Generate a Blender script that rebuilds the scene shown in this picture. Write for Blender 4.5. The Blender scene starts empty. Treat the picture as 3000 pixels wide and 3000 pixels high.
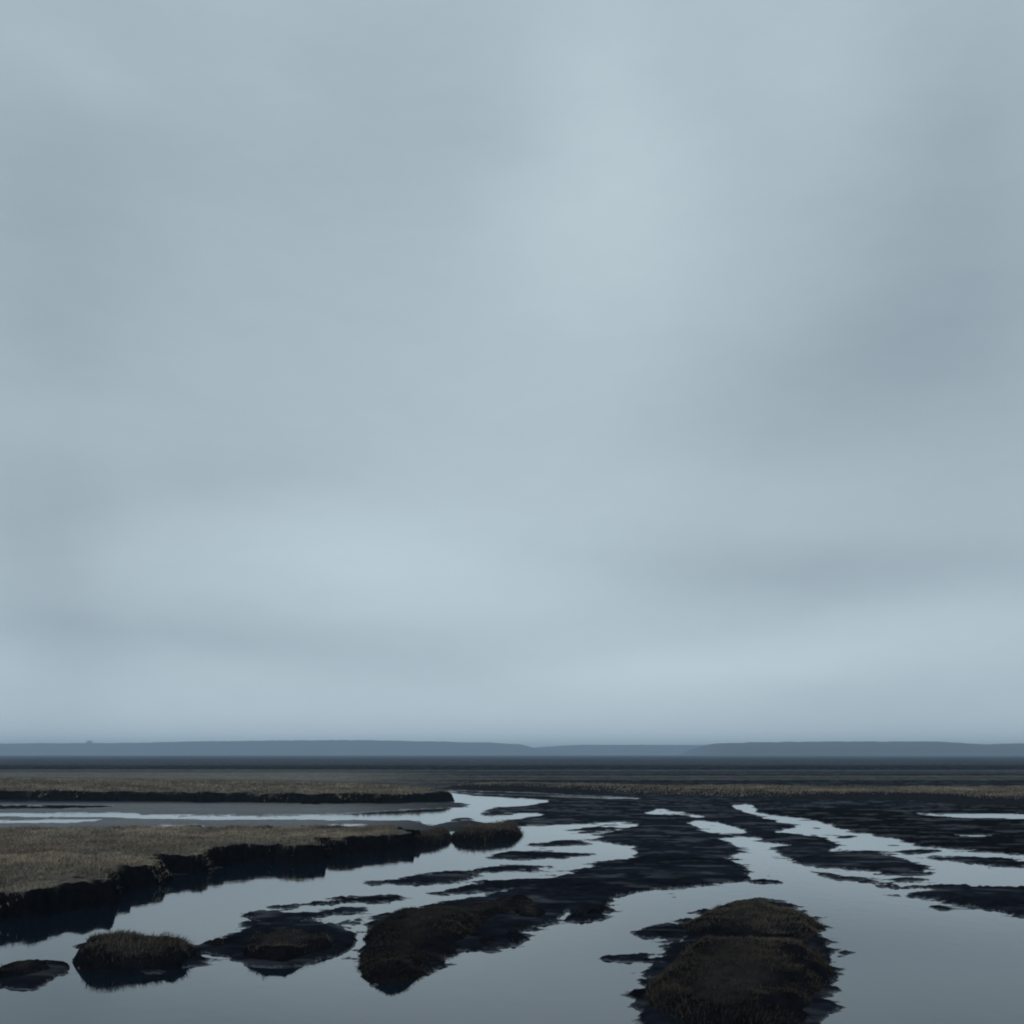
import bpy, math, random
import numpy as np
random.seed(4); RNG = np.random.default_rng(4)
scene = bpy.context.scene
col = scene.collection
R = math.radians

# ------------------------------------------------------------------ camera
CAM_H = 3.0                # metres above the water
F_PX = 3217.0              # focal length in pixels of a 3000 px wide frame
Y_H = 2209.0               # image row of the horizon
cam_d = bpy.data.cameras.new("camera")
cam_d.sensor_width = 36.0
cam_d.lens = 36.0 * F_PX / 3000.0
cam_d.shift_y = (Y_H - 1500.0) / 3000.0
cam_d.clip_start = 0.1; cam_d.clip_end = 20000.0
cam = bpy.data.objects.new("camera", cam_d); col.objects.link(cam)
cam.location = (0, 0, CAM_H); cam.rotation_euler = (R(90), 0, 0)
scene.camera = cam

# ------------------------------------------------------------------ sky
SUN_EL, SUN_AZ = R(38), R(205)          # high, behind the camera, veiled by cloud
SKY_DARK = (0.254, 0.318, 0.372)
SKY_BRIGHT = (0.500, 0.604, 0.656)
# soft light and dark banks in the cloud deck: azimuth / elevation (through photo rows and columns)
CLOUDS = [  # x, y, sx, sy, tilt(deg), amount
    (1770, 540, 210, 330, -14, .24), (1600, 900, 380, 260, -30, .26), (2430, 240, 110, 200, -38, .18),
    (1850, 300, 160, 220, 0, .14), (2820, 800, 260, 360, -14, -.30), (2560, 1040, 300, 140, -10, -.26),
    (2800, 450, 160, 200, 0, -.14), (1300, 330, 330, 170, 0, -.16), (180, 640, 200, 320, 0, -.30),
    (560, 470, 320, 110, 5, -.10), (190, 190, 140, 60, 10, .22), (190, 1260, 190, 75, 0, .24),
    (960, 1620, 330, 120, 6, .27), (1760, 1450, 620, 150, 0, .22), (2420, 1675, 460, 62, 3, -.27),
    (620, 1400, 380, 90, 0, -.16), (2700, 1810, 320, 60, -3, .12), (2060, 1965, 420, 55, -3, .26),
    (1450, 1720, 330, 150, 0, .16), (640, 1870, 520, 50, 2, -.22), (1400, 1985, 330, 42, 3, -.10),
    (2720, 2080, 320, 70, 0, -.14), (140, 1720, 120, 320, 0, -.20), (1000, 1150, 420, 160, 0, .06),
    (2250, 1300, 300, 150, 0, -.08),
]
world = bpy.data.worlds.new("World"); scene.world = world; world.use_nodes = True
wt = world.node_tree; wt.nodes.clear()
def WN(t, **kw):
    n = wt.nodes.new(t)
    for k, v in kw.items(): setattr(n, k, v)
    return n
def wmath(op, a, b=None, c=None):
    n = WN('ShaderNodeMath', operation=op)
    for i, v in enumerate((a, b, c)):
        if v is None: continue
        if isinstance(v, (int, float)): n.inputs[i].default_value = v
        else: wt.links.new(v, n.inputs[i])
    return n.outputs[0]
tc = WN('ShaderNodeTexCoord')
sep = WN('ShaderNodeSeparateXYZ'); wt.links.new(tc.outputs['Generated'], sep.inputs[0])
az = wmath('ARCTAN2', sep.outputs[0], sep.outputs[1])
el = wmath('ARCSINE', sep.outputs[2])
comb = WN('ShaderNodeCombineXYZ')
wt.links.new(az, comb.inputs[0]); wt.links.new(wmath('MULTIPLY', el, 2.6), comb.inputs[1])
def wnoise(scale, detail, off, rough=.5):
    m = WN('ShaderNodeMapping'); m.inputs['Location'].default_value = (off, off * .7, off * .3)
    wt.links.new(comb.outputs[0], m.inputs[0])
    n = WN('ShaderNodeTexNoise'); n.inputs['Scale'].default_value = scale
    n.inputs['Detail'].default_value = detail; n.inputs['Roughness'].default_value = rough
    wt.links.new(m.outputs[0], n.inputs['Vector'])
    return wmath('SUBTRACT', n.outputs['Fac'], .5)
azw = wmath('ADD', az, wmath('MULTIPLY', wnoise(4.0, 3, 3.1), .10))
elw = wmath('ADD', el, wmath('MULTIPLY', wnoise(4.0, 3, 7.7), .035))
tot = wmath('ADD', .51, wmath('MULTIPLY', wnoise(2.2, 5, 0.4), .14))
tot = wmath('ADD', tot, wmath('MULTIPLY', wnoise(9.0, 4, 5.4), .10))
tot = wmath('ADD', tot, wmath('MULTIPLY', wnoise(24.0, 6, 2.4, .68), .13))
for (x, y, sx, sy, tilt, amt) in CLOUDS:
    u, v = (x - 1500) / F_PX, (Y_H - y) / F_PX
    a0 = math.atan(u); e0 = math.atan(v / math.hypot(1, u))
    da = wmath('SUBTRACT', azw, a0); de = wmath('SUBTRACT', elw, e0)
    c, s = math.cos(R(tilt)), math.sin(R(tilt))
    p = wmath('ADD', wmath('MULTIPLY', da, c * F_PX / sx), wmath('MULTIPLY', de, -s * F_PX / sx))
    q = wmath('ADD', wmath('MULTIPLY', da, s * F_PX / sy), wmath('MULTIPLY', de, c * F_PX / sy))
    r2 = wmath('ADD', wmath('MULTIPLY', p, p), wmath('MULTIPLY', q, q))
    g = wmath('EXPONENT', wmath('MULTIPLY', r2, -.5))
    tot = wmath('MULTIPLY_ADD', g, amt * (.72 if y < 1600 else 1.0), tot)
mix = WN('ShaderNodeMix', data_type='RGBA', clamp_factor=True)
wt.links.new(tot, mix.inputs[0])
mix.inputs[6].default_value = (*SKY_DARK, 1); mix.inputs[7].default_value = (*SKY_BRIGHT, 1)
# an overcast sky is brighter overhead; a pale band lies along the horizon
zen = wmath('ADD', 1.0, wmath('MULTIPLY', wmath('POWER', wmath('MAXIMUM', sep.outputs[2], 0.0), 2.0), .45))
hor = wmath('MULTIPLY', wmath('EXPONENT', wmath('MULTIPLY', wmath('ABSOLUTE', el), -9.0)), .52)
fac = wmath('ADD', zen, hor)
sc_ = WN('ShaderNodeVectorMath', operation='SCALE')
wt.links.new(mix.outputs[2], sc_.inputs[0]); wt.links.new(fac, sc_.inputs['Scale'])
skyt = WN('ShaderNodeTexSky', sky_type='NISHITA', sun_disc=False)
skyt.sun_elevation = SUN_EL; skyt.sun_rotation = SUN_AZ
bg_clear = WN('ShaderNodeBackground'); bg_clear.inputs['Strength'].default_value = 0.06
wt.links.new(skyt.outputs[0], bg_clear.inputs['Color'])
bg_cloud = WN('ShaderNodeBackground'); bg_cloud.inputs['Strength'].default_value = 1.0
wt.links.new(sc_.outputs[0], bg_cloud.inputs['Color'])
msh = WN('ShaderNodeMixShader'); msh.inputs[0].default_value = .92     # cloud cover
wt.links.new(bg_clear.outputs[0], msh.inputs[1]); wt.links.new(bg_cloud.outputs[0], msh.inputs[2])
wo = WN('ShaderNodeOutputWorld'); wt.links.new(msh.outputs[0], wo.inputs['Surface'])

# ------------------------------------------------------------------ sun behind the overcast
sun_d = bpy.data.lights.new("sun", 'SUN'); sun_d.energy = 0.5; sun_d.angle = R(25); sun_d.color = (1.0, .95, .88)
sun = bpy.data.objects.new("sun", sun_d); col.objects.link(sun)
sun.rotation_euler = (R(90) - SUN_EL, 0, -SUN_AZ + R(180))

scene.view_settings.view_transform = 'Standard'; scene.view_settings.look = 'None'
scene.view_settings.exposure = 0.0; scene.view_settings.gamma = 1.0
scene.render.engine = 'CYCLES'
scene.cycles.use_denoising = True
scene.cycles.filter_width = 2.0
scene.cycles.max_bounces = 6; scene.cycles.volume_bounces = 1
scene.cycles.diffuse_bounces = 3; scene.cycles.glossy_bounces = 3

# ------------------------------------------------------------------ helpers
def tag(o, label=None, cat=None, group=None, kind=None):
    if label: o["label"] = label
    if cat: o["category"] = cat
    if group: o["group"] = group
    if kind: o["kind"] = kind
    return o
_perm = RNG.random((257, 257)).astype(np.float32)
_perm[256, :] = _perm[0, :]; _perm[:, 256] = _perm[:, 0]
def vnoise(x, y):
    xi = np.floor(x).astype(np.int64); yi = np.floor(y).astype(np.int64)
    fx = x - xi; fy = y - yi
    fx = fx * fx * (3 - 2 * fx); fy = fy * fy * (3 - 2 * fy)
    xi &= 255; yi &= 255
    a = _perm[yi, xi]; b = _perm[yi, xi + 1]; c = _perm[yi + 1, xi]; d = _perm[yi + 1, xi + 1]
    return (a + (b - a) * fx) * (1 - fy) + (c + (d - c) * fx) * fy - .5
def fbm(x, y, octs=4, gain=.5):
    s = 0; a = 1.0; t = 0
    for k in range(octs):
        s = s + a * vnoise(x * 2 ** k + 17.3 * k, y * 2 ** k - 9.1 * k); t += a; a *= gain
    return s / t * 2
def to_ground(px, py, z=0.0):
    d = (CAM_H - z) * F_PX / (np.asarray(py, float) - Y_H)
    return (np.asarray(px, float) - 1500) * d / F_PX, d
def chaikin(p, n=2):
    p = np.asarray(p, float)
    for _ in range(n):
        q = np.roll(p, -1, 0)
        a = p * .75 + q * .25; b = p * .25 + q * .75
        p = np.stack([a, b], 1).reshape(-1, 2)
    return p
def make_mesh(name, verts, faces_idx, loop_starts, mat, tint=None, wet=None, smooth=True, parent=None):
    me = bpy.data.meshes.new(name)
    me.vertices.add(len(verts)); me.vertices.foreach_set('co', np.ascontiguousarray(verts, np.float32).ravel())
    me.loops.add(len(faces_idx)); me.loops.foreach_set('vertex_index', np.ascontiguousarray(faces_idx, np.int32))
    me.polygons.add(len(loop_starts)); me.polygons.foreach_set('loop_start', np.ascontiguousarray(loop_starts, np.int32))
    me.update(calc_edges=True)
    if smooth: me.polygons.foreach_set('use_smooth', np.ones(len(loop_starts), bool))
    if tint is not None:
        a = me.attributes.new('tint', 'FLOAT_COLOR', 'POINT')
        t = np.ones((len(verts), 4), np.float32); t[:, :3] = tint
        a.data.foreach_set('color', t.ravel())
    if wet is not None:
        a = me.attributes.new('wet', 'FLOAT', 'POINT'); a.data.foreach_set('value', np.ascontiguousarray(wet, np.float32))
    me.materials.append(mat)
    o = bpy.data.objects.new(name, me); col.objects.link(o)
    if parent: o.parent = parent
    return o
def grid_faces(nr, nc, keep=None):
    idx = np.arange(nr * nc).reshape(nr, nc)
    q = np.stack([idx[:-1, :-1], idx[:-1, 1:], idx[1:, 1:], idx[1:, :-1]], -1).reshape(-1, 4)
    if keep is not None: q = q[keep.ravel()]
    return q
def sdist(poly, X, Y):
    """signed distance in metres, positive inside"""
    shp = X.shape; X = X.ravel(); Y = Y.ravel()
    best = np.full(X.shape, 1e9); ins = np.zeros(X.shape, bool)
    n = len(poly)
    for i in range(n):
        ax, ay = poly[i]; bx, by = poly[(i + 1) % n]
        dx, dy = bx - ax, by - ay
        t = np.clip(((X - ax) * dx + (Y - ay) * dy) / (dx * dx + dy * dy + 1e-12), 0, 1)
        best = np.minimum(best, (X - ax - t * dx) ** 2 + (Y - ay - t * dy) ** 2)
        if ay != by:
            c = ((ay > Y) != (by > Y)) & (X < (bx - ax) * (Y - ay) / (by - ay) + ax)
            ins ^= c
    d = np.sqrt(best)
    return np.where(ins, d, -d).reshape(shp)
def sstep(a, b, x):
    t = np.clip((x - a) / (b - a), 0, 1); return t * t * (3 - 2 * t)

# ------------------------------------------------------------------ materials
def new_mat(name):
    m = bpy.data.materials.new(name); m.use_nodes = True
    return m, m.node_tree, m.node_tree.nodes['Principled BSDF']
def noise_node(nt, scale, detail=4, coord='Object', vec_scale=None):
    tcn = nt.nodes.new('ShaderNodeTexCoord'); src = tcn.outputs[coord]
    if vec_scale:
        mp = nt.nodes.new('ShaderNodeMapping'); mp.inputs['Scale'].default_value = vec_scale
        nt.links.new(src, mp.inputs[0]); src = mp.outputs[0]
    n = nt.nodes.new('ShaderNodeTexNoise'); n.inputs['Scale'].default_value = scale; n.inputs['Detail'].default_value = detail
    nt.links.new(src, n.inputs['Vector'])
    return n.outputs['Fac']
def tinted_mat(name, spec, rough, bump_scale, bump_strength, bump_dist, vary=(.6, 1.4), wet=False):
    m, nt, b = new_mat(name)
    at = nt.nodes.new('ShaderNodeAttribute'); at.attribute_name = 'tint'
    nz = noise_node(nt, bump_scale * .6, 5)
    mr = nt.nodes.new('ShaderNodeMapRange'); nt.links.new(nz, mr.inputs['Value'])
    mr.inputs['From Min'].default_value = .3; mr.inputs['From Max'].default_value = .7
    mr.inputs['To Min'].default_value = vary[0]; mr.inputs['To Max'].default_value = vary[1]
    vm = nt.nodes.new('ShaderNodeVectorMath'); vm.operation = 'SCALE'
    nt.links.new(at.outputs['Color'], vm.inputs[0]); nt.links.new(mr.outputs[0], vm.inputs['Scale'])
    nt.links.new(vm.outputs[0], b.inputs['Base Color'])
    b.inputs['Specular IOR Level'].default_value = spec; b.inputs['Roughness'].default_value = rough
    if wet:
        aw = nt.nodes.new('ShaderNodeAttribute'); aw.attribute_name = 'wet'
        for inp, lo, hi in (('Specular IOR Level', spec, .42), ('Roughness', rough, .22)):
            r = nt.nodes.new('ShaderNodeMapRange'); nt.links.new(aw.outputs['Fac'], r.inputs['Value'])
            r.inputs['To Min'].default_value = lo; r.inputs['To Max'].default_value = hi
            nt.links.new(r.outputs[0], b.inputs[inp])
    if bump_strength:
        bp = nt.nodes.new('ShaderNodeBump'); bp.inputs['Strength'].default_value = bump_strength; bp.inputs['Distance'].default_value = bump_dist
        nt.links.new(noise_node(nt, bump_scale, 6), bp.inputs['Height']); nt.links.new(bp.outputs[0], b.inputs['Normal'])
    return m
M_MUD = tinted_mat('wet_mud', .0, .9, 5.0, .5, .04, (.5, 1.5), wet=True)
M_SOIL = tinted_mat('bank_soil', .0, .9, 9.0, .7, .04, (.5, 1.4))
M_GRASS = tinted_mat('marsh_grass', .0, .8, 1.2, 0, 0, (.75, 1.25))
M_HILL = tinted_mat('wooded_hill', .0, 1.0, .02, 0, 0, (.6, 1.4))

M_WATER, nt, b = new_mat('still_water')
b.inputs['Base Color'].default_value = (.004, .009, .016, 1)
b.inputs['IOR'].default_value = 1.72; b.inputs['Roughness'].default_value = .045
bp = nt.nodes.new('ShaderNodeBump'); bp.inputs['Strength'].default_value = .09; bp.inputs['Distance'].default_value = .02
nt.links.new(noise_node(nt, 3.0, 3, vec_scale=(1, .6, 1)), bp.inputs['Height']); nt.links.new(bp.outputs[0], b.inputs['Normal'])

# ------------------------------------------------------------------ plan of the marsh (outlines on the water level)
W, M = -1, 1
PLAN = [
 (W, [(1100,2311),(1230,2308),(1300,2318),(1360,2330),(1430,2334),(1500,2338),(1570,2342),(1620,2347),(1590,2352),(1540,2361),(1460,2364),(1440,2366),(1410,2378),(1405,2388),(1440,2392),(1500,2390),(1505,2383),(1570,2382),(1600,2388),(1540,2396),(1510,2404),(1440,2414),(1400,2408),(1385,2396),(1340,2396),(1310,2406),(1290,2416),(1250,2422),(1235,2410),(1235,2402),(1000,2402),(750,2400),(550,2401),(340,2397),(340,2390),(480,2386),(700,2389),(900,2387),(1050,2383),(1150,2376),(1250,2372),(1340,2368),(1400,2356),(1340,2351),(1290,2345),(1250,2331),(1215,2319),(1100,2316)]),
 (W, [(-900,2357),(150,2358),(330,2359),(340,2365),(150,2370),(-900,2370)]),
 (W, [(-900,2383),(150,2382),(330,2380),(430,2384),(345,2394),(150,2392),(-900,2392)]),
 (W, [(-900,2403),(150,2401),(330,2399),(260,2407),(150,2412),(-900,2412)]),
 (W, [(190,2434),(320,2428),(340,2431),(200,2438)]),
 (W, [(440,2417),(600,2416),(610,2428),(450,2428)]),
 (W, [(930,2423),(960,2415),(1060,2414),(1095,2418),(1040,2432),(940,2433)]),
 (W, [(1300,2315),(1350,2317),(1500,2321),(1620,2326),(1700,2332),(1800,2334),(1910,2341),(1800,2340),(1700,2338),(1600,2332),(1450,2327),(1350,2322)]),
 # wide left-hand creek in the foreground
 (W, [(1510,2420),(1600,2418),(1700,2414),(1812,2405),(1835,2409),(1870,2414),(1855,2425),(1800,2441),(1720,2449),(1760,2462),(1800,2474),(1845,2483),(1870,2500),(1850,2511),(1790,2521),(1740,2536),(1690,2553),(1640,2565),(1560,2590),(1480,2613),(1400,2633),(1300,2641),(1230,2661),(1130,2673),(1092,2690),(1080,2720),(1085,2760),(1062,2800),(1065,2850),(1080,2890),(1200,3000),(1200,3280),(-1200,3280),(-1200,2700),(150,2640),(400,2590),(750,2510),(1000,2470),(1200,2440),(1300,2436),(1500,2432)]),
 (M, [(1635,2440),(1700,2424),(1780,2415),(1818,2417),(1800,2431),(1740,2438),(1680,2444)]),
 (M, [(1535,2476),(1580,2465),(1700,2466),(1745,2471),(1780,2477),(1700,2483),(1600,2483)]),
 (M, [(1415,2518),(1480,2498),(1540,2494),(1600,2494),(1700,2496),(1760,2500),(1700,2513),(1580,2518),(1480,2521)]),
 (M, [(1370,2552),(1450,2536),(1540,2534),(1600,2537),(1665,2544),(1560,2551),(1450,2557)]),
 (M, [(1050,2588),(1110,2579),(1200,2575),(1250,2562),(1320,2553),(1380,2552),(1440,2545),(1400,2561),(1350,2581),(1300,2592),(1150,2592)]),
 (M, [(1225,2617),(1300,2611),(1350,2600),(1400,2590),(1450,2580),(1520,2575),(1610,2571),(1560,2592),(1480,2609),(1380,2619),(1280,2623)]),
 (M, [(700,2676),(850,2650),(950,2636),(1080,2621),(1170,2620),(1170,2641),(1090,2648),(960,2645),(880,2658),(820,2678),(900,2676),(1000,2664),(1090,2655),(1060,2668),(970,2679),(900,2697),(820,2707),(760,2707),(690,2700),(760,2690)]),
 (M, [(690,2745),(760,2720),(880,2710),(960,2722),(1000,2740),(900,2755)]),
 (M, [(990,2700),(1050,2693),(1090,2698),(1050,2708)]),
 # right-hand creeks
 (W, [(1880,2384),(1910,2375),(1935,2367),(1960,2374),(2000,2380),(2030,2385),(2070,2393),(2045,2397),(2000,2389),(1940,2387)]),
 (W, [(2015,2408),(2035,2404),(2080,2405),(2110,2414),(2150,2426),(2185,2439),(2215,2455),(2245,2470),(2300,2473),(2335,2478),(2262,2480),(2252,2486),(2290,2508),(2340,2530),(2380,2543),(2500,2545),(2560,2555),(2610,2563),(2690,2562),(2720,2566),(2740,2555),(2690,2548),(2735,2537),(2700,2526),(2640,2516),(2600,2508),(2570,2500),(2555,2490),(2480,2495),(2410,2497),(2458,2480),(2448,2466),(2425,2452),(2350,2449),(2290,2442),(2255,2440),(2320,2430),(2345,2424),(2320,2416),(2260,2402),(2215,2391),(2180,2378),(2135,2362),(2170,2357),(2210,2358),(2213,2379),(2260,2388),(2310,2393),(2360,2401),(2400,2406),(2430,2420),(2460,2433),(2500,2439),(2570,2451),(2620,2463),(2680,2476),(2740,2481),(2850,2493),(3000,2505),(3300,2530),(4200,2560),(4200,3280),(1000,3280),(1060,3000),(1070,2880),(1260,2860),(1300,2815),(1322,2775),(1345,2772),(1370,2768),(1400,2752),(1470,2752),(1500,2746),(1535,2742),(1540,2722),(1600,2715),(1612,2695),(1638,2692),(1642,2668),(1658,2665),(1664,2690),(1720,2682),(1790,2668),(1795,2628),(1850,2614),(1950,2604),(2030,2594),(2140,2587),(2205,2580),(2200,2560),(2190,2545),(2160,2527),(2120,2516),(2150,2505),(2168,2492),(2160,2478),(2140,2465),(2135,2449),(2100,2443),(2070,2438),(2040,2424)]),
 (M, [(2635,2497),(2660,2490),(2740,2487),(2770,2492),(2700,2500),(2650,2504)]),
 (M, [(2710,2510),(2760,2504),(2850,2511),(2950,2518),(3100,2532),(3000,2545),(2850,2534),(2800,2523),(2740,2517)]),
 (M, [(2595,2476),(2625,2474),(2640,2478),(2610,2480)]),
 (M, [(2440,2452),(2500,2448),(2515,2456),(2460,2460)]),
 (M, [(2345,2427),(2400,2423),(2412,2431),(2355,2432)]),
 (M, [(2370,2548),(2420,2561),(2480,2569),(2560,2579),(2625,2592),(2720,2594),(2810,2592),(2870,2598),(2780,2608),(2690,2604),(2600,2600),(2540,2591),(2440,2573),(2385,2560)]),
 (M, [(2600,2576),(2650,2572),(2740,2578),(2680,2582)]),
 (M, [(2560,2623),(2640,2618),(2700,2612),(2850,2600),(3000,2600),(3300,2640),(3300,2730),(3000,2695),(2850,2656),(2790,2641),(2720,2627),(2640,2625)]),
 (M, [(2715,2656),(2745,2653),(2770,2660),(2795,2668),(2770,2671),(2735,2662)]),
 (W, [(2660,2383),(2720,2381),(2780,2385),(2850,2385),(3300,2387),(4200,2388),(4200,2404),(3300,2404),(2850,2397),(2790,2394),(2720,2390)]),
 (W, [(2780,2445),(2850,2446),(2920,2450),(2850,2454),(2810,2451)]),
 (M, [(1335,2765),(1380,2747),(1470,2742),(1545,2728),(1556,2752),(1500,2776),(1400,2790),(1340,2786)]),
 (M, [(1648,2694),(1670,2674),(1795,2650),(1806,2674),(1720,2696),(1664,2706)]),
 # the island at the lower right and its outlying mud
 (M, [(2110,2652),(2150,2640),(2200,2634),(2260,2640),(2325,2650),(2335,2668),(2380,2682),(2400,2700),(2415,2740),(2435,2780),(2445,2850),(2440,2950),(2400,3050),(1900,3050),(1850,2900),(1890,2840),(1960,2805),(1940,2778),(2000,2757),(2060,2742),(2080,2712),(2100,2697),(2130,2682),(2130,2662)]),
 (M, [(1845,2740),(1880,2716),(1950,2704),(2005,2712),(2040,2740),(1990,2755),(1900,2752)]),
 (M, [(1750,2806),(1800,2792),(1870,2788),(1910,2795),(1880,2814),(1800,2818)]),
 (M, [(1980,2676),(2050,2666),(2110,2672),(2090,2687),(2030,2687)]),
 (M, [(1955,2702),(2040,2693),(2090,2698),(2020,2706)]),
 (M, [(1915,2777),(1980,2766),(2030,2770),(1990,2788)]),
 (M, [(1930,2617),(1975,2613),(1985,2620)]), (M, [(1955,2628),(1985,2624),(1995,2631)]),
 (M, [(2195,2565),(2260,2561),(2275,2571)]), (M, [(2180,2580),(2270,2582),(2300,2589),(2210,2593)]),
 (M, [(2390,2778),(2460,2788),(2520,2794),(2440,2800)]),
 (M, [(2380,2680),(2420,2684),(2390,2690)]),
 (M, [(570,2770),(700,2745),(1000,2770),(980,2800),(700,2810),(590,2790)]),
 (M, [(195,2815),(235,2775),(330,2756),(460,2756),(585,2772),(596,2805),(560,2834),(430,2852),(300,2852),(222,2838)]),
 (M, [(-60,2880),(30,2822),(110,2810),(175,2816),(200,2838),(196,2862),(140,2886),(60,2910)]),
 (M, [(640,2740),(760,2712),(880,2700),(1000,2716),(1060,2740),(1050,2775),(1000,2800),(900,2830),(800,2842),(700,2830),(640,2790)]),
]
RX0, RX1, RY0, RY1 = -1200, 4200, 2205, 3290
PW = (RX1 - RX0) // 2
plan = np.ones((RY1 - RY0, PW), np.float32)
for kind, pts in PLAN:
    p = chaikin(pts, 2)
    x0, y0 = p[:, 0], p[:, 1]; x1, y1 = np.roll(x0, -1), np.roll(y0, -1)
    for r in range(max(0, int(y0.min()) - RY0 - 1), min(RY1 - RY0, int(y0.max()) - RY0 + 2)):
        yy = r + RY0 + .5
        m = (y0 > yy) != (y1 > yy)
        if not m.any(): continue
        xs = np.sort(x0[m] + (yy - y0[m]) * (x1[m] - x0[m]) / (y1[m] - y0[m]))
        for a, bb in zip(xs[0::2], xs[1::2]):
            i0 = max(0, int(round((a - RX0) / 2))); i1 = min(PW, int(round((bb - RX0) / 2)))
            if i1 > i0: plan[r, i0:i1] = kind
def blur(a, s, axis):
    k = np.exp(-.5 * (np.arange(-3 * s, 3 * s + 1) / s) ** 2); k /= k.sum(); out = np.zeros_like(a)
    n = len(k) // 2
    pad = [(0, 0), (0, 0)]; pad[axis] = (n, n); b = np.pad(a, pad, mode='edge')
    for i, w in enumerate(k):
        out += w * (b[i:i + a.shape[0]] if axis == 0 else b[:, i:i + a.shape[1]])
    return out
plan_s = blur(blur(plan, 3, 1), 1, 0)
plan_w = .55 * blur(blur(plan, 16, 1), 4, 0) + .45 * blur(blur(plan, 34, 1), 9, 0)
plan_b = blur(blur(plan, 24, 1), 6, 0)
def sample(img, px, py):
    fx = np.clip((px - RX0) / 2 - .5, 0, PW - 1.001); fy = np.clip(py - RY0 - .5, 0, RY1 - RY0 - 1.001)
    ix = fx.astype(int); iy = fy.astype(int); fx -= ix; fy -= iy
    return ((img[iy, ix] * (1 - fx) + img[iy, ix + 1] * fx) * (1 - fy) + (img[iy + 1, ix] * (1 - fx) + img[iy + 1, ix + 1] * fx) * fy)

# ------------------------------------------------------------------ mudflat: one sheet to the foot of the hills
rows = np.concatenate([CAM_H * F_PX / np.geomspace(5000, 1300, 10, endpoint=False), np.arange(7.4, 60, .8), np.arange(60, 140, 1.2), np.arange(140, 860, 2.0), np.arange(860, 1700, 20)])
cols = np.concatenate([np.arange(-1200, -300, 20), np.arange(-300, 3300, 3), np.arange(3300, 4201, 20)]).astype(float)
PX, DY = np.meshgrid(cols, rows)
PY = DY + Y_H
GX, GY = to_ground(PX, PY); GX = np.clip(GX, -3800, 3800)
near = np.clip(60 / GY, .0, 1)                      # far away the wobble would be under a pixel
amp = .15
wx = amp * fbm(GX * .9, GY * .9, 5, .6); wy = amp * 1.6 * fbm(GX * .9 + 50, GY * .9 + 31, 5, .6)
qx = PX + wx * F_PX / GY * near; qy = PY + wy * CAM_H * F_PX / GY ** 2 * near
L = sample(plan_s, qx, qy); LB = sample(plan_b, qx, qy); LW = sample(plan_w, qx, qy)
rag = fbm(GX * 2.3 + 5, GY * 2.3, 4, .6)
fz = sstep(24, 40, GY)
streak = fbm(GX * 1.3 + 60, GY * 3.2 + 8, 5, .7) * (1 - fz) + fbm(GX * .45 + 60, GY * .9 + 8, 5, .7) * fz
edge_n = (1.3 * rag + 8.0 * streak) * np.clip(48 / GY - .32, 0, 1) * np.exp(-(LW / .6) ** 2)
Z = .014 * (L + edge_n) + .05 * np.clip(LB, 0, 1) * sstep(-.2, .8, L + .3 * edge_n) + .03 * fbm(GX * .35, GY * .35, 3) * np.clip(L, 0, 1) * np.clip(LB, 0, 1) + .012 * rag * near * np.clip(LW, 0, 1)
Z = np.where(PY < 2300, np.maximum(Z, .08), Z)
# what each stretch of ground is made of
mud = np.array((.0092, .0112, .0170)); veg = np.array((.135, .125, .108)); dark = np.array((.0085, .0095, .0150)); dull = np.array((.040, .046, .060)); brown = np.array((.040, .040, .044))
nb = fbm(GX * .012, GY * .10, 4, .6)                 # long bands parallel to the shore
nm = fbm(GX * .25, GY * .8, 4)
T = np.ones(PX.shape + (3,)) * mud
T *= (1 + .55 * nm + .5 * fbm(GX * 1.3, GY * 2.2, 4, .6) * near)[..., None]
def lay(c, w):
    global T
    T = T * (1 - w[..., None]) + np.asarray(c) * w[..., None]
ys = PY + nb * 1.5
lay(mud * .45, sstep(2200, 2260, PX) * sstep(2362, 2372, PY - (PX - 2212) * .0) * (1 - sstep(0, 26, PY - (2392 + (PX - 2212) * .172))))  # darker mud on the right-hand flat
left = 1 - sstep(900, 1500, PX)
lay(dark * .8, sstep(1.25, .8, np.hypot((PX - 2190) / 270, (PY - 2790) / 130)) * .8)
for ex, ey, ew, eh in ((390, 2812, 250, 60), (840, 2782, 200, 60), (60, 2850, 160, 50)):
    lay(dark * .8, sstep(1.3, .8, np.hypot((PX - ex) / ew, (PY - ey) / eh)) * .7)
lay(dark * .8, sstep(1.3, .8, np.hypot((PX - 1230) / 190, (PY - 2760) / 85)) * .8)
lay(brown, (1 - left) * (1 - sstep(2288, 2292, ys)))
lay(dark, (1 - left) * np.exp(-((ys - 2289) / 2.2) ** 2))
lay(dark * 1.4, (1 - left) * sstep(2262, 2266, ys) * (1 - sstep(2276, 2280, ys)) * (.4 + .6 * np.clip(.5 + nb * 2, 0, 1)))
lay(veg, left * (1 - sstep(2318, 2324, ys)))
lay(veg * .62, left * np.exp(-((ys - (2283 + (PX - 400) * .012)) / 2.0) ** 2) * .9)
lay(dark, left * np.exp(-((ys - (2288 + (PX - 480) * .0155)) / (1.2 + np.clip((PX - 450) / 300, 0, 2.6))) ** 2) * sstep(420, 640, PX))
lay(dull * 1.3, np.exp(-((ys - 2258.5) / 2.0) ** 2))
right = 1 - left
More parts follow.
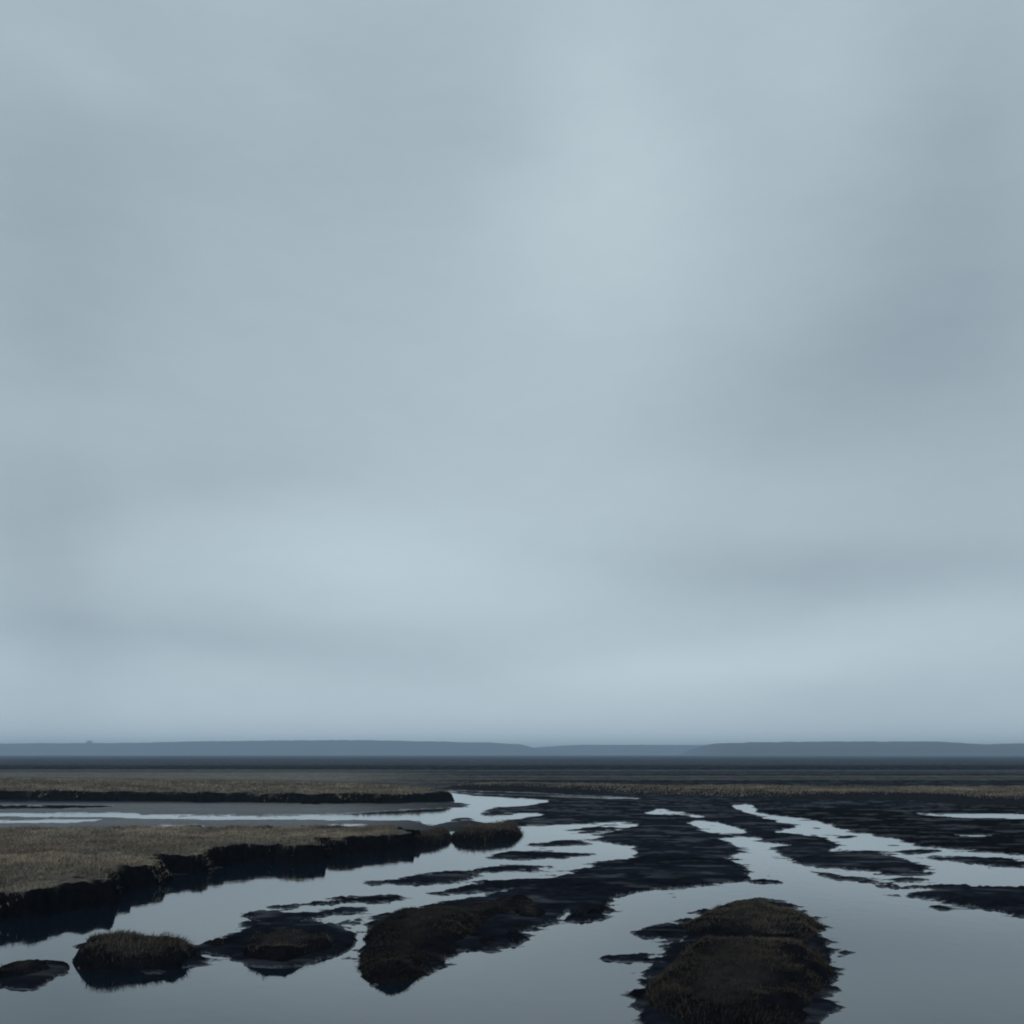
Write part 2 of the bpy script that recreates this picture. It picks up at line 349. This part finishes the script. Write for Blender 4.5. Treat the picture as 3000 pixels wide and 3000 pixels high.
for k_, (yl, tone, wd, both) in enumerate([(2258, brown * 1.5, 1.6, .8), (2262.5, dark, 1.8, .7), (2267, brown * 1.3, 1.5, .3), (2271, dark * .8, 1.8, .35), (2276, veg * .62, 1.7, .2), (2280, dark * .8, 1.6, .35), (2285, veg * .55, 1.8, .1), (2289.5, dark * .6, 1.8, 0)]):
    yw = yl + 2.0 * fbm(GX * .006 + k_ * 9, GX * 0 + k_, 3)
    lay(tone, np.exp(-((PY - yw) / wd) ** 2) * np.clip(.85 + 1.6 * fbm(GX * .008 + 31 * k_, GX * 0 + 5 * k_, 3), 0, 1) * (right + both * left))
lay(dark * .6, 1 - sstep(2255, 2257, ys))
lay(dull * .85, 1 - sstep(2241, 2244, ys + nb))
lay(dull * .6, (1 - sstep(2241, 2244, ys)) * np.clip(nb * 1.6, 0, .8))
lay(np.array((.085, .083, .080)), left * sstep(2350, 2356, PY) * (1 - sstep(2436, 2446, PY)) * (.55 + .3 * nm))
WET = np.clip(1.05 * (1 - sstep(.000, .016, Z)) + .30 * sstep(.10, .45, fbm(GX * .8 + 70, GY * 1.6, 4, .6)) * near, 0, 1)
WET = np.maximum(WET, left * sstep(2350, 2360, PY) * (1 - sstep(2430, 2446, PY)) * .55)
nr, nc = PX.shape
V = np.stack([GX, GY, Z], -1).reshape(-1, 3)
q = grid_faces(nr, nc)
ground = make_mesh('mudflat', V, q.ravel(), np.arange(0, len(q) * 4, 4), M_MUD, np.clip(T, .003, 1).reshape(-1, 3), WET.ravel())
tag(ground, kind='structure')
def ground_z(x, y):
    px = 1500 + x * F_PX / y; py = Y_H + CAM_H * F_PX / y
    return .055 * sample(plan_s, px, py) + .05 * np.clip(sample(plan_b, px, py), 0, 1)

# water: one sheet at z = 0
wv = np.array([(-3800, -200, 0), (3800, -200, 0), (3800, 5200, 0), (-3800, 5200, 0)], float)
tag(make_mesh('water', wv, np.array([0, 1, 2, 3]), np.array([0]), M_WATER), kind='structure')

# ------------------------------------------------------------------ far hills
def hills(D, prof, x0, x1, color, seed):
    """a ridge with a rounded cross-section; prof: photo column / row of the skyline"""
    n = 420
    px = np.linspace(x0, x1, n); py = np.interp(px, [p[0] for p in prof], [p[1] for p in prof])
    s = np.linspace(-1, 1, 17)
    PXg, S = np.meshgrid(px, s)
    hgt = CAM_H + (Y_H - py) * D / F_PX
    Yg = D + 420 * S
    ragged = 2.2 * fbm(PXg * .05 + seed, S * 2 + seed, 5, .65)
    Zg = -.5 + (np.clip(hgt, 0, None)[None, :] + .5) * np.clip(1 - S ** 2, 0, 1) ** .8 + ragged * np.clip(1 - np.abs(S) * 1.1, 0, 1)
    Xg = (PXg - 1500) * D / F_PX + 0 * Yg
    qf = grid_faces(17, n)
    t = np.ones((n * 17, 3)) * np.array(color)
    o = make_mesh('hills', np.stack([Xg, Yg, Zg], -1).reshape(-1, 3), qf.ravel(), np.arange(0, len(qf) * 4, 4), M_HILL, t)
    return tag(o, kind='structure')
hills(3300, [(-900,2186),(-300,2180),(150,2178),(400,2177),(600,2172),(900,2169),(1100,2169),(1300,2173),(1450,2176),(1530,2182),(1570,2192),(1640,2204),(1720,2214)], -900, 1720, (.024, .030, .034), 3)
hills(3600, [(1380,2214),(1480,2202),(1565,2191),(1600,2187),(1700,2183),(1850,2182),(2000,2183),(2150,2184),(2400,2190),(2600,2214)], 1380, 2600, (.020, .026, .034), 9)
hills(2500, [(2050,2214),(2072,2188),(2096,2179),(2200,2175),(2450,2173),(2720,2173),(2780,2178),(2850,2181),(3000,2178),(3300,2176),(3900,2190)], 2050, 3900, (.010, .015, .030), 14)

# ------------------------------------------------------------------ grass blades
def blades(name, P, H, Wd, lean, tint, parent=None, mat=None):
    """P (n,3) roots, H heights, Wd widths, lean (n,2) horizontal throw of the tip in heights, tint (n,3)"""
    n = len(P)
    a = RNG.random(n) * 2 * np.pi
    side = np.stack([np.cos(a), np.sin(a), np.zeros(n)], 1) * (Wd / 2)[:, None]
    up = np.stack([lean[:, 0] * .3, lean[:, 1] * .3, np.full(n, .62)], 1) * H[:, None]
    drop = np.clip(1.0 - .32 * (lean ** 2).sum(1), -.5, 1)
    tip = np.stack([lean[:, 0], lean[:, 1], drop], 1) * H[:, None]
    v = np.stack([P - side, P + side, P + up + side * .75, P + up - side * .75, P + tip], 1).reshape(-1, 3)
    base = np.arange(n)[:, None] * 5
    loops = (base + np.array([0, 1, 2, 3, 3, 2, 4])).ravel()
    starts = (np.arange(n)[:, None] * 7 + np.array([0, 4])).ravel()
    t = np.repeat(tint, 5, 0)
    return make_mesh(name, v, loops, starts, mat or M_GRASS, t, smooth=False, parent=parent)

STRAW = np.array((.320, .257, .190)); OLIVE = np.array((.215, .186, .150)); DEAD = np.array((.120, .104, .090))
def grass_tint(x, y, n, k=1.0):
    w = np.clip(.5 + 1.3 * fbm(x * .5 + 3, y * .35, 3) + .25 * RNG.standard_normal(n), 0, 1)[:, None]
    d = np.clip(.2 + .9 * fbm(x * 1.4 + 40, y * .8, 3) + .2 * RNG.standard_normal(n), 0, .8)[:, None]
    return ((STRAW * w + OLIVE * (1 - w)) * (1 - d) + DEAD * d) * k * (.8 + .4 * RNG.random(n))[:, None] * (1 + .5 * fbm(x * .22 + 5, y * .3, 3))[:, None]

def bank(name, pts, H, res, edge, warp, density, gh, gw, shaded_soil=(.020, .019, .021), top=(.060, .054, .046), k=1.0, hump=0.0, grass_name='grass', sparse=0.0, parent_grass=False, lumps=.04, flat=1.0, lip=.45, droop=.5, hollows=(), slump=0.0, slump_f=1.1):
    """raised turf block with a steep irregular face; returns (bank mesh, grass mesh)"""
    p = chaikin(pts, 2)
    gx, gy = to_ground(p[:, 0], p[:, 1]); poly = np.stack([gx, gy], 1)
    x0, x1, y0, y1 = gx.min() - edge * 2, gx.max() + edge * 2, gy.min() - edge * 2, gy.max() + edge * 2
    xs = np.arange(x0, x1 + res, res); ysn = np.arange(y0, y1 + res, res)
    X, Y = np.meshgrid(xs, ysn)
    sc = 1 / (edge * 5)
    S = sdist(poly, X, Y); warp = min(warp, .45 * S.max()); edge = min(edge, .7 * S.max())
    S = S + warp * 1.3 * fbm(X * sc + x0, Y * sc, 5, .6) + warp * .9 * fbm(X * sc * .4 + x0, Y * sc * .4 + 7, 3)
    E = edge * (1 + slump * np.clip(3.0 * fbm(X * slump_f + 11, Y * slump_f + 5, 3), 0, 1))
    prof = sstep(-edge * .25, E, S)
    dome = np.clip(S / max(S.max(), 1e-3), 0, 1)
    Zb = -.10 + (H + .10) * prof + hump * dome + lumps * fbm(X * 1.3 * min(2.0, .25 / edge), Y * 1.3 * min(2.0, .25 / edge), 4) * prof + .25 * lumps * fbm(X * 5, Y * 5, 3) * prof
    HO = np.zeros_like(Zb)
    for (hx_, hy_, rx_, ry_) in hollows:
        cx_, cy_ = to_ground(hx_, hy_)
        HO = np.maximum(HO, np.exp(-(((X - cx_) / rx_) ** 2 + ((Y - cy_) / ry_) ** 2) * 1.2 + .5 * fbm(X * 1.7, Y * 1.7, 3)))
    HO = np.clip(HO * 1.5, 0, 1); Zb = Zb - HO * np.clip(Zb - .03, 0, None) * .75
    keep = np.maximum.reduce([S[:-1, :-1], S[1:, :-1], S[:-1, 1:], S[1:, 1:]]) > -edge * .35
    qf = grid_faces(len(ysn), len(xs), keep)
    used = np.unique(qf); remap = np.full(X.size, -1); remap[used] = np.arange(len(used))
    Vb = np.stack([X, Y, Zb], -1).reshape(-1, 3)[used]
    wtop = sstep(E * 1.1, E * 1.5 + edge * .5, S).ravel()[used][:, None]
    wtop = wtop * (1 - HO.ravel()[used][:, None])  # hollows get the same dark soil tint, recess shade painted in
    tint = np.array(shaded_soil) * (1 - wtop) + np.array(top) * wtop  # dark soil below the turf, with the shade of the face in its colour
    org = np.array((float(gx.mean()), float(gy.mean()), 0.0))
    o = make_mesh(name, Vb - org, remap[qf].ravel(), np.arange(0, len(qf) * 4, 4), M_SOIL, tint)
    o.location = org
    # grass
    n = int(density * (x1 - x0) * (y1 - y0))
    fx = RNG.random(n) * (len(xs) - 1.001); fy = RNG.random(n) * (len(ysn) - 1.001)
    ix = fx.astype(int); iy = fy.astype(int)
    s_ = S[iy, ix]
    gxs = (S[iy, ix + 1] - S[iy, ix]) / res; gys = (S[iy + 1, ix] - S[iy, ix]) / res
    x = x0 + fx * res; y = y0 + fy * res
    ok = s_ > (.45 * edge + .55 * E[iy, ix]) * (lip * np.clip(1 + 3.2 * fbm(x * sc * .8, y * sc * .8, 3), .15, 2) + .35 * RNG.random(n))
    ok &= HO[iy, ix] < .45 + .3 * RNG.random(n)
    if sparse: ok &= (fbm(x * 1.8 + 9, y * 1.8, 3) * .8 + .5) > sparse * (RNG.random(n) * .8 + .4)
    fx, fy, ix, iy, x, y, s_, gxs, gys = (a[ok] for a in (fx, fy, ix, iy, x, y, s_, gxs, gys))
    tx, ty = fx - ix, fy - iy
    z = (Zb[iy, ix] * (1 - tx) + Zb[iy, ix + 1] * tx) * (1 - ty) + (Zb[iy + 1, ix] * (1 - tx) + Zb[iy + 1, ix + 1] * tx) * ty - .02
    n = len(x)
    hh = gh * (.55 + .75 * RNG.random(n)) * (1 + .5 * fbm(x * .9, y * .9, 3))
    ang = RNG.random(n) * 2 * np.pi; mag = (.25 + .75 * RNG.random(n)) * flat
    lean = np.stack([np.cos(ang) * mag + .35, np.sin(ang) * mag], 1)
    e = (1 - sstep(edge * .6, edge * 2.2, s_))[:, None] * droop
    lean = lean * (1 - e * .5) - np.stack([gxs, gys], 1) * e
    g = blades(grass_name, np.stack([x, y, z], 1) - org, hh, gw * (.6 + .8 * RNG.random(n)), lean, grass_tint(x, y, n, k))
    if parent_grass: g.parent = o
    else: g.location = org
    return o, g

# the grassy banks
o, g = bank('grassy_bank', [(-900,2735),(-300,2712),(60,2694),(150,2687),(250,2665),(310,2646),(345,2628),(362,2615),(380,2614),(400,2610),(450,2598),(500,2582),(520,2562),(540,2566),(600,2553),(640,2546),(655,2534),(700,2535),(750,2527),(800,2524),(860,2527),(930,2521),(945,2503),(962,2514),(1000,2511),(1040,2508),(1070,2494),(1100,2496),(1150,2488),(1195,2482),(1208,2472),(1180,2464),(1150,2460),(1000,2461),(800,2460),(500,2460),(300,2462),(100,2466),(-400,2470),(-900,2480)],
            .47, .05, .15, .60, 800, .10, .014, k=1.0, lumps=.10, shaded_soil=(.004, .004, .006), top=(.10, .088, .072), lip=2.0, droop=.5, slump=2.6)  # near-black soil: shade below the grass lip painted into the face
tag(o, kind='structure'); tag(g, kind='stuff'); NEAR_BANK = o
o, g = bank('grassy_bank', [(-900,2345),(150,2346),(350,2349),(600,2354),(800,2357),(1000,2359),(1200,2357),(1290,2353),(1330,2351),(1280,2341),(1220,2327),(1100,2321),(900,2313),(700,2308),(400,2303),(-900,2300)],
            .62, .18, .4, 1.0, 60, .14, .06, k=.9, lumps=.14, shaded_soil=(.004, .004, .006), top=(.12, .108, .088), lip=1.8, droop=.4, slump=1.6, slump_f=.5)  # face soil darkened to paint in its shade
tag(o, kind='structure'); tag(g, kind='stuff')
o, g = bank('grassy_bank', [(1310,2313),(1500,2318),(1700,2326),(1900,2333),(2050,2340),(2150,2346),(2260,2356),(2400,2355),(2550,2351),(2640,2356),(2720,2364),(2850,2367),(3300,2376),(3800,2382),(3800,2318),(3300,2316),(2850,2316),(2600,2314),(2400,2313),(2000,2311),(1700,2309),(1500,2307),(1310,2309)],
            .48, .22, 5.0, 3.0, 50, .13, .06, k=.8, lumps=.16, shaded_soil=(.014, .014, .017), top=(.10, .092, .078), lip=.48, droop=.1)
tag(o, kind='structure'); tag(g, kind='stuff')

# turf hummocks standing in the water and on the mud
HUMMOCKS = [
 # outline, height, blade height, density, brightness, hump, sparse, label
 ([(228,2808),(250,2782),(320,2770),(450,2768),(530,2774),(566,2790),(562,2818),(520,2838),(430,2846),(330,2846),(262,2836)], .20, .09, 1000, .42, .09, .3, 'long low grassy hummock standing alone in the water near the lower left corner'),
 ([(568,2778),(600,2755),(660,2748),(692,2760),(684,2782),(620,2788)], .07, .08, 700, .35, .03, .6, 'small dark peaty mound between the two larger hummocks at lower left'),
 ([(690,2795),(720,2770),(800,2755),(900,2752),(965,2762),(1003,2780),(985,2790),(930,2800),(900,2818),(840,2830),(760,2826),(700,2815)], .19, .075, 900, .44, .05, .45, 'flat muddy hummock with a black undercut front, left of the centre mud ridge'),
 ([(1058,2870),(1066,2810),(1080,2765),(1090,2730),(1130,2702),(1220,2684),(1340,2664),(1470,2644),(1560,2638),(1600,2650),(1560,2668),(1480,2692),(1420,2724),(1370,2745),(1342,2765),(1320,2800),(1292,2835),(1250,2866),(1180,2884),(1100,2886)], .14, .055, 1700, .23, .08, .45, 'large rough grassed hummock at the near end of the centre mud ridge', [(1285, 2785, .36, .6)]),
 ([(1486,2674),(1520,2664),(1580,2665),(1614,2678),(1610,2692),(1560,2698),(1500,2694)], .15, .07, 600, .30, .02, .7, 'rounded black peat hump in the middle of the centre mud ridge'),
 ([(1374,2768),(1400,2757),(1450,2755),(1474,2762),(1464,2774),(1430,2782),(1390,2778)], .10, .06, 600, .30, .02, .6, 'low oval black clump at the water edge in front of the centre mud ridge'),
 ([(1466,2754),(1490,2740),(1528,2740),(1537,2756),(1525,2768),(1480,2767)], .16, .06, 600, .30, .02, .6, 'upright black clump beside the low oval one, on the centre mud ridge edge'),
 ([(1656,2694),(1668,2680),(1715,2670),(1722,2688),(1694,2700)], .09, .05, 600, .30, .02, .6, 'small black clump with water behind it, near the right end of the centre ridge edge'),
 ([(1700,2682),(1730,2664),(1782,2656),(1793,2670),(1762,2684),(1712,2688)], .14, .06, 600, .30, .02, .6, 'blunt black clump where the centre mud ridge edge meets the right-hand channel'),
 ([(1985,2716),(2040,2694),(2090,2668),(2160,2655),(2245,2656),(2300,2672),(2335,2682),(2345,2694),(2372,2718),(2405,2760),(2436,2820),(2456,2900),(2440,2990),(2380,3050),(2000,3050),(1840,2990),(1840,2900),(1900,2850),(1965,2806),(1965,2782),(2010,2758),(2030,2738)], .21, .065, 1700, .30, .07, .34, 'broad shaggy brown island of turf at the lower right with a black hollow across it', [(2150, 2770, 1.05, 1.0)]),
 ([(1186,2474),(1204,2460),(1250,2452),(1308,2447),(1326,2458),(1300,2474),(1240,2479)], .24, .14, 300, .42, .05, .2, 'dark grassy tussock in the creek just past the tip of the left bank'),
 ([(1306,2462),(1340,2448),(1420,2438),(1490,2431),(1523,2437),(1520,2452),(1480,2460),(1420,2467),(1350,2470)], .27, .16, 300, .42, .06, .2, 'long dark bushy tussock farthest out along the left bank line'),
 ([(-140,2880),(0,2836),(110,2822),(165,2824),(188,2836),(186,2854),(140,2870),(40,2890),(-80,2905)], .09, .05, 800, .35, .03, .4, 'low dark hummock at the left picture edge beside the long grassy hummock'),
]
for pts, H, gh, dens, k, hump, sparse, label, *hol in HUMMOCKS:
    far = pts[0][1] < 2600; big = dens >= 1300; small = dens == 600
    o, g = bank('marsh_hummock', pts, H * (.6 if small else 1), .05 if far else .015 if small else .025, .34 if far else .48 if big else .18 if small else .24, .34 if far else .34 if big else .07 if small else .20, dens, gh, .016 if far else .008,
                shaded_soil=(.006, .006, .008), top=(.020, .018, .018), k=k, hump=hump, sparse=sparse, parent_grass=True, lumps=.20 if big else .05 if small else .12, lip=.05 if big else .22, hollows=hol[0] if hol else ())  # soil tint holds the painted shade of the front faces
    tag(o, label, 'hummock', 'turf hummocks in the creek')
    g['kind'] = 'stuff'

# a lone tree clump breaking the skyline of the left-hand hill
def far_tree(px, py, D):
    x = (px - 1500) * D / F_PX; z = CAM_H + (Y_H - py) * D / F_PX
    root = bpy.data.objects.new('hill_tree', None); col.objects.link(root); root.location = (x, D, z - 4)
    tag(root, 'tiny dark tree clump breaking the hill skyline at far left', 'tree')
    k = 10; ang = np.linspace(0, 2 * np.pi, k, endpoint=False)
    ring = lambda r, zz: np.stack([r * np.cos(ang), r * np.sin(ang), np.full(k, zz)], 1)
    v = np.concatenate([ring(1.0, -4), ring(.7, 4), ring(.4, 9)])
    qf = np.array([[a * k + i, a * k + (i + 1) % k, (a + 1) * k + (i + 1) % k, (a + 1) * k + i] for a in range(2) for i in range(k)])
    make_mesh('trunk', v, qf.ravel(), np.arange(0, len(qf) * 4, 4), M_HILL, np.ones((len(v), 3)) * .02, parent=root)
    n = 900
    d = RNG.standard_normal((n, 3)); d /= np.linalg.norm(d, axis=1)[:, None]
    c = d * (RNG.random(n) ** .4)[:, None] * np.array((8, 6, 5)) + np.array((0, 0, 7))
    c += (fbm(c[:, 0] * .2, c[:, 2] * .2, 3) * 2)[:, None]
    a = RNG.standard_normal((n, 3)); b_ = RNG.standard_normal((n, 3))
    v = np.stack([c, c + a, c + b_], 1).reshape(-1, 3)
    make_mesh('crown', v, np.arange(3 * n), np.arange(0, 3 * n, 3), M_HILL, np.ones((3 * n, 3)) * np.array((.02, .026, .026)), smooth=False, parent=root)
far_tree(262, 2177, 3300)

# ------------------------------------------------------------------ haze over the marsh
hx, hy0, hy1, hz0, hz1 = 3950, -260, 5400, -1.5, 46
hv = np.array([(x, y, z) for z in (hz0, hz1) for x, y in ((-hx, hy0), (hx, hy0), (hx, hy1), (-hx, hy1))], float)
hf = np.array([[3, 2, 1, 0], [4, 5, 6, 7], [0, 1, 5, 4], [1, 2, 6, 5], [2, 3, 7, 6], [3, 0, 4, 7]])
M_HAZE = bpy.data.materials.new('haze_air'); M_HAZE.use_nodes = True
nt = M_HAZE.node_tree; nt.nodes.clear()
pv = nt.nodes.new('ShaderNodeVolumePrincipled'); pv.inputs['Density'].default_value = 3.9e-4
pv.inputs['Color'].default_value = (.66, .84, 1.0, 1)
mo = nt.nodes.new('ShaderNodeOutputMaterial'); nt.links.new(pv.outputs[0], mo.inputs['Volume'])
haze = make_mesh('haze', hv, hf.ravel(), np.arange(0, 24, 4), M_HAZE, smooth=False)
tag(haze, kind='stuff')
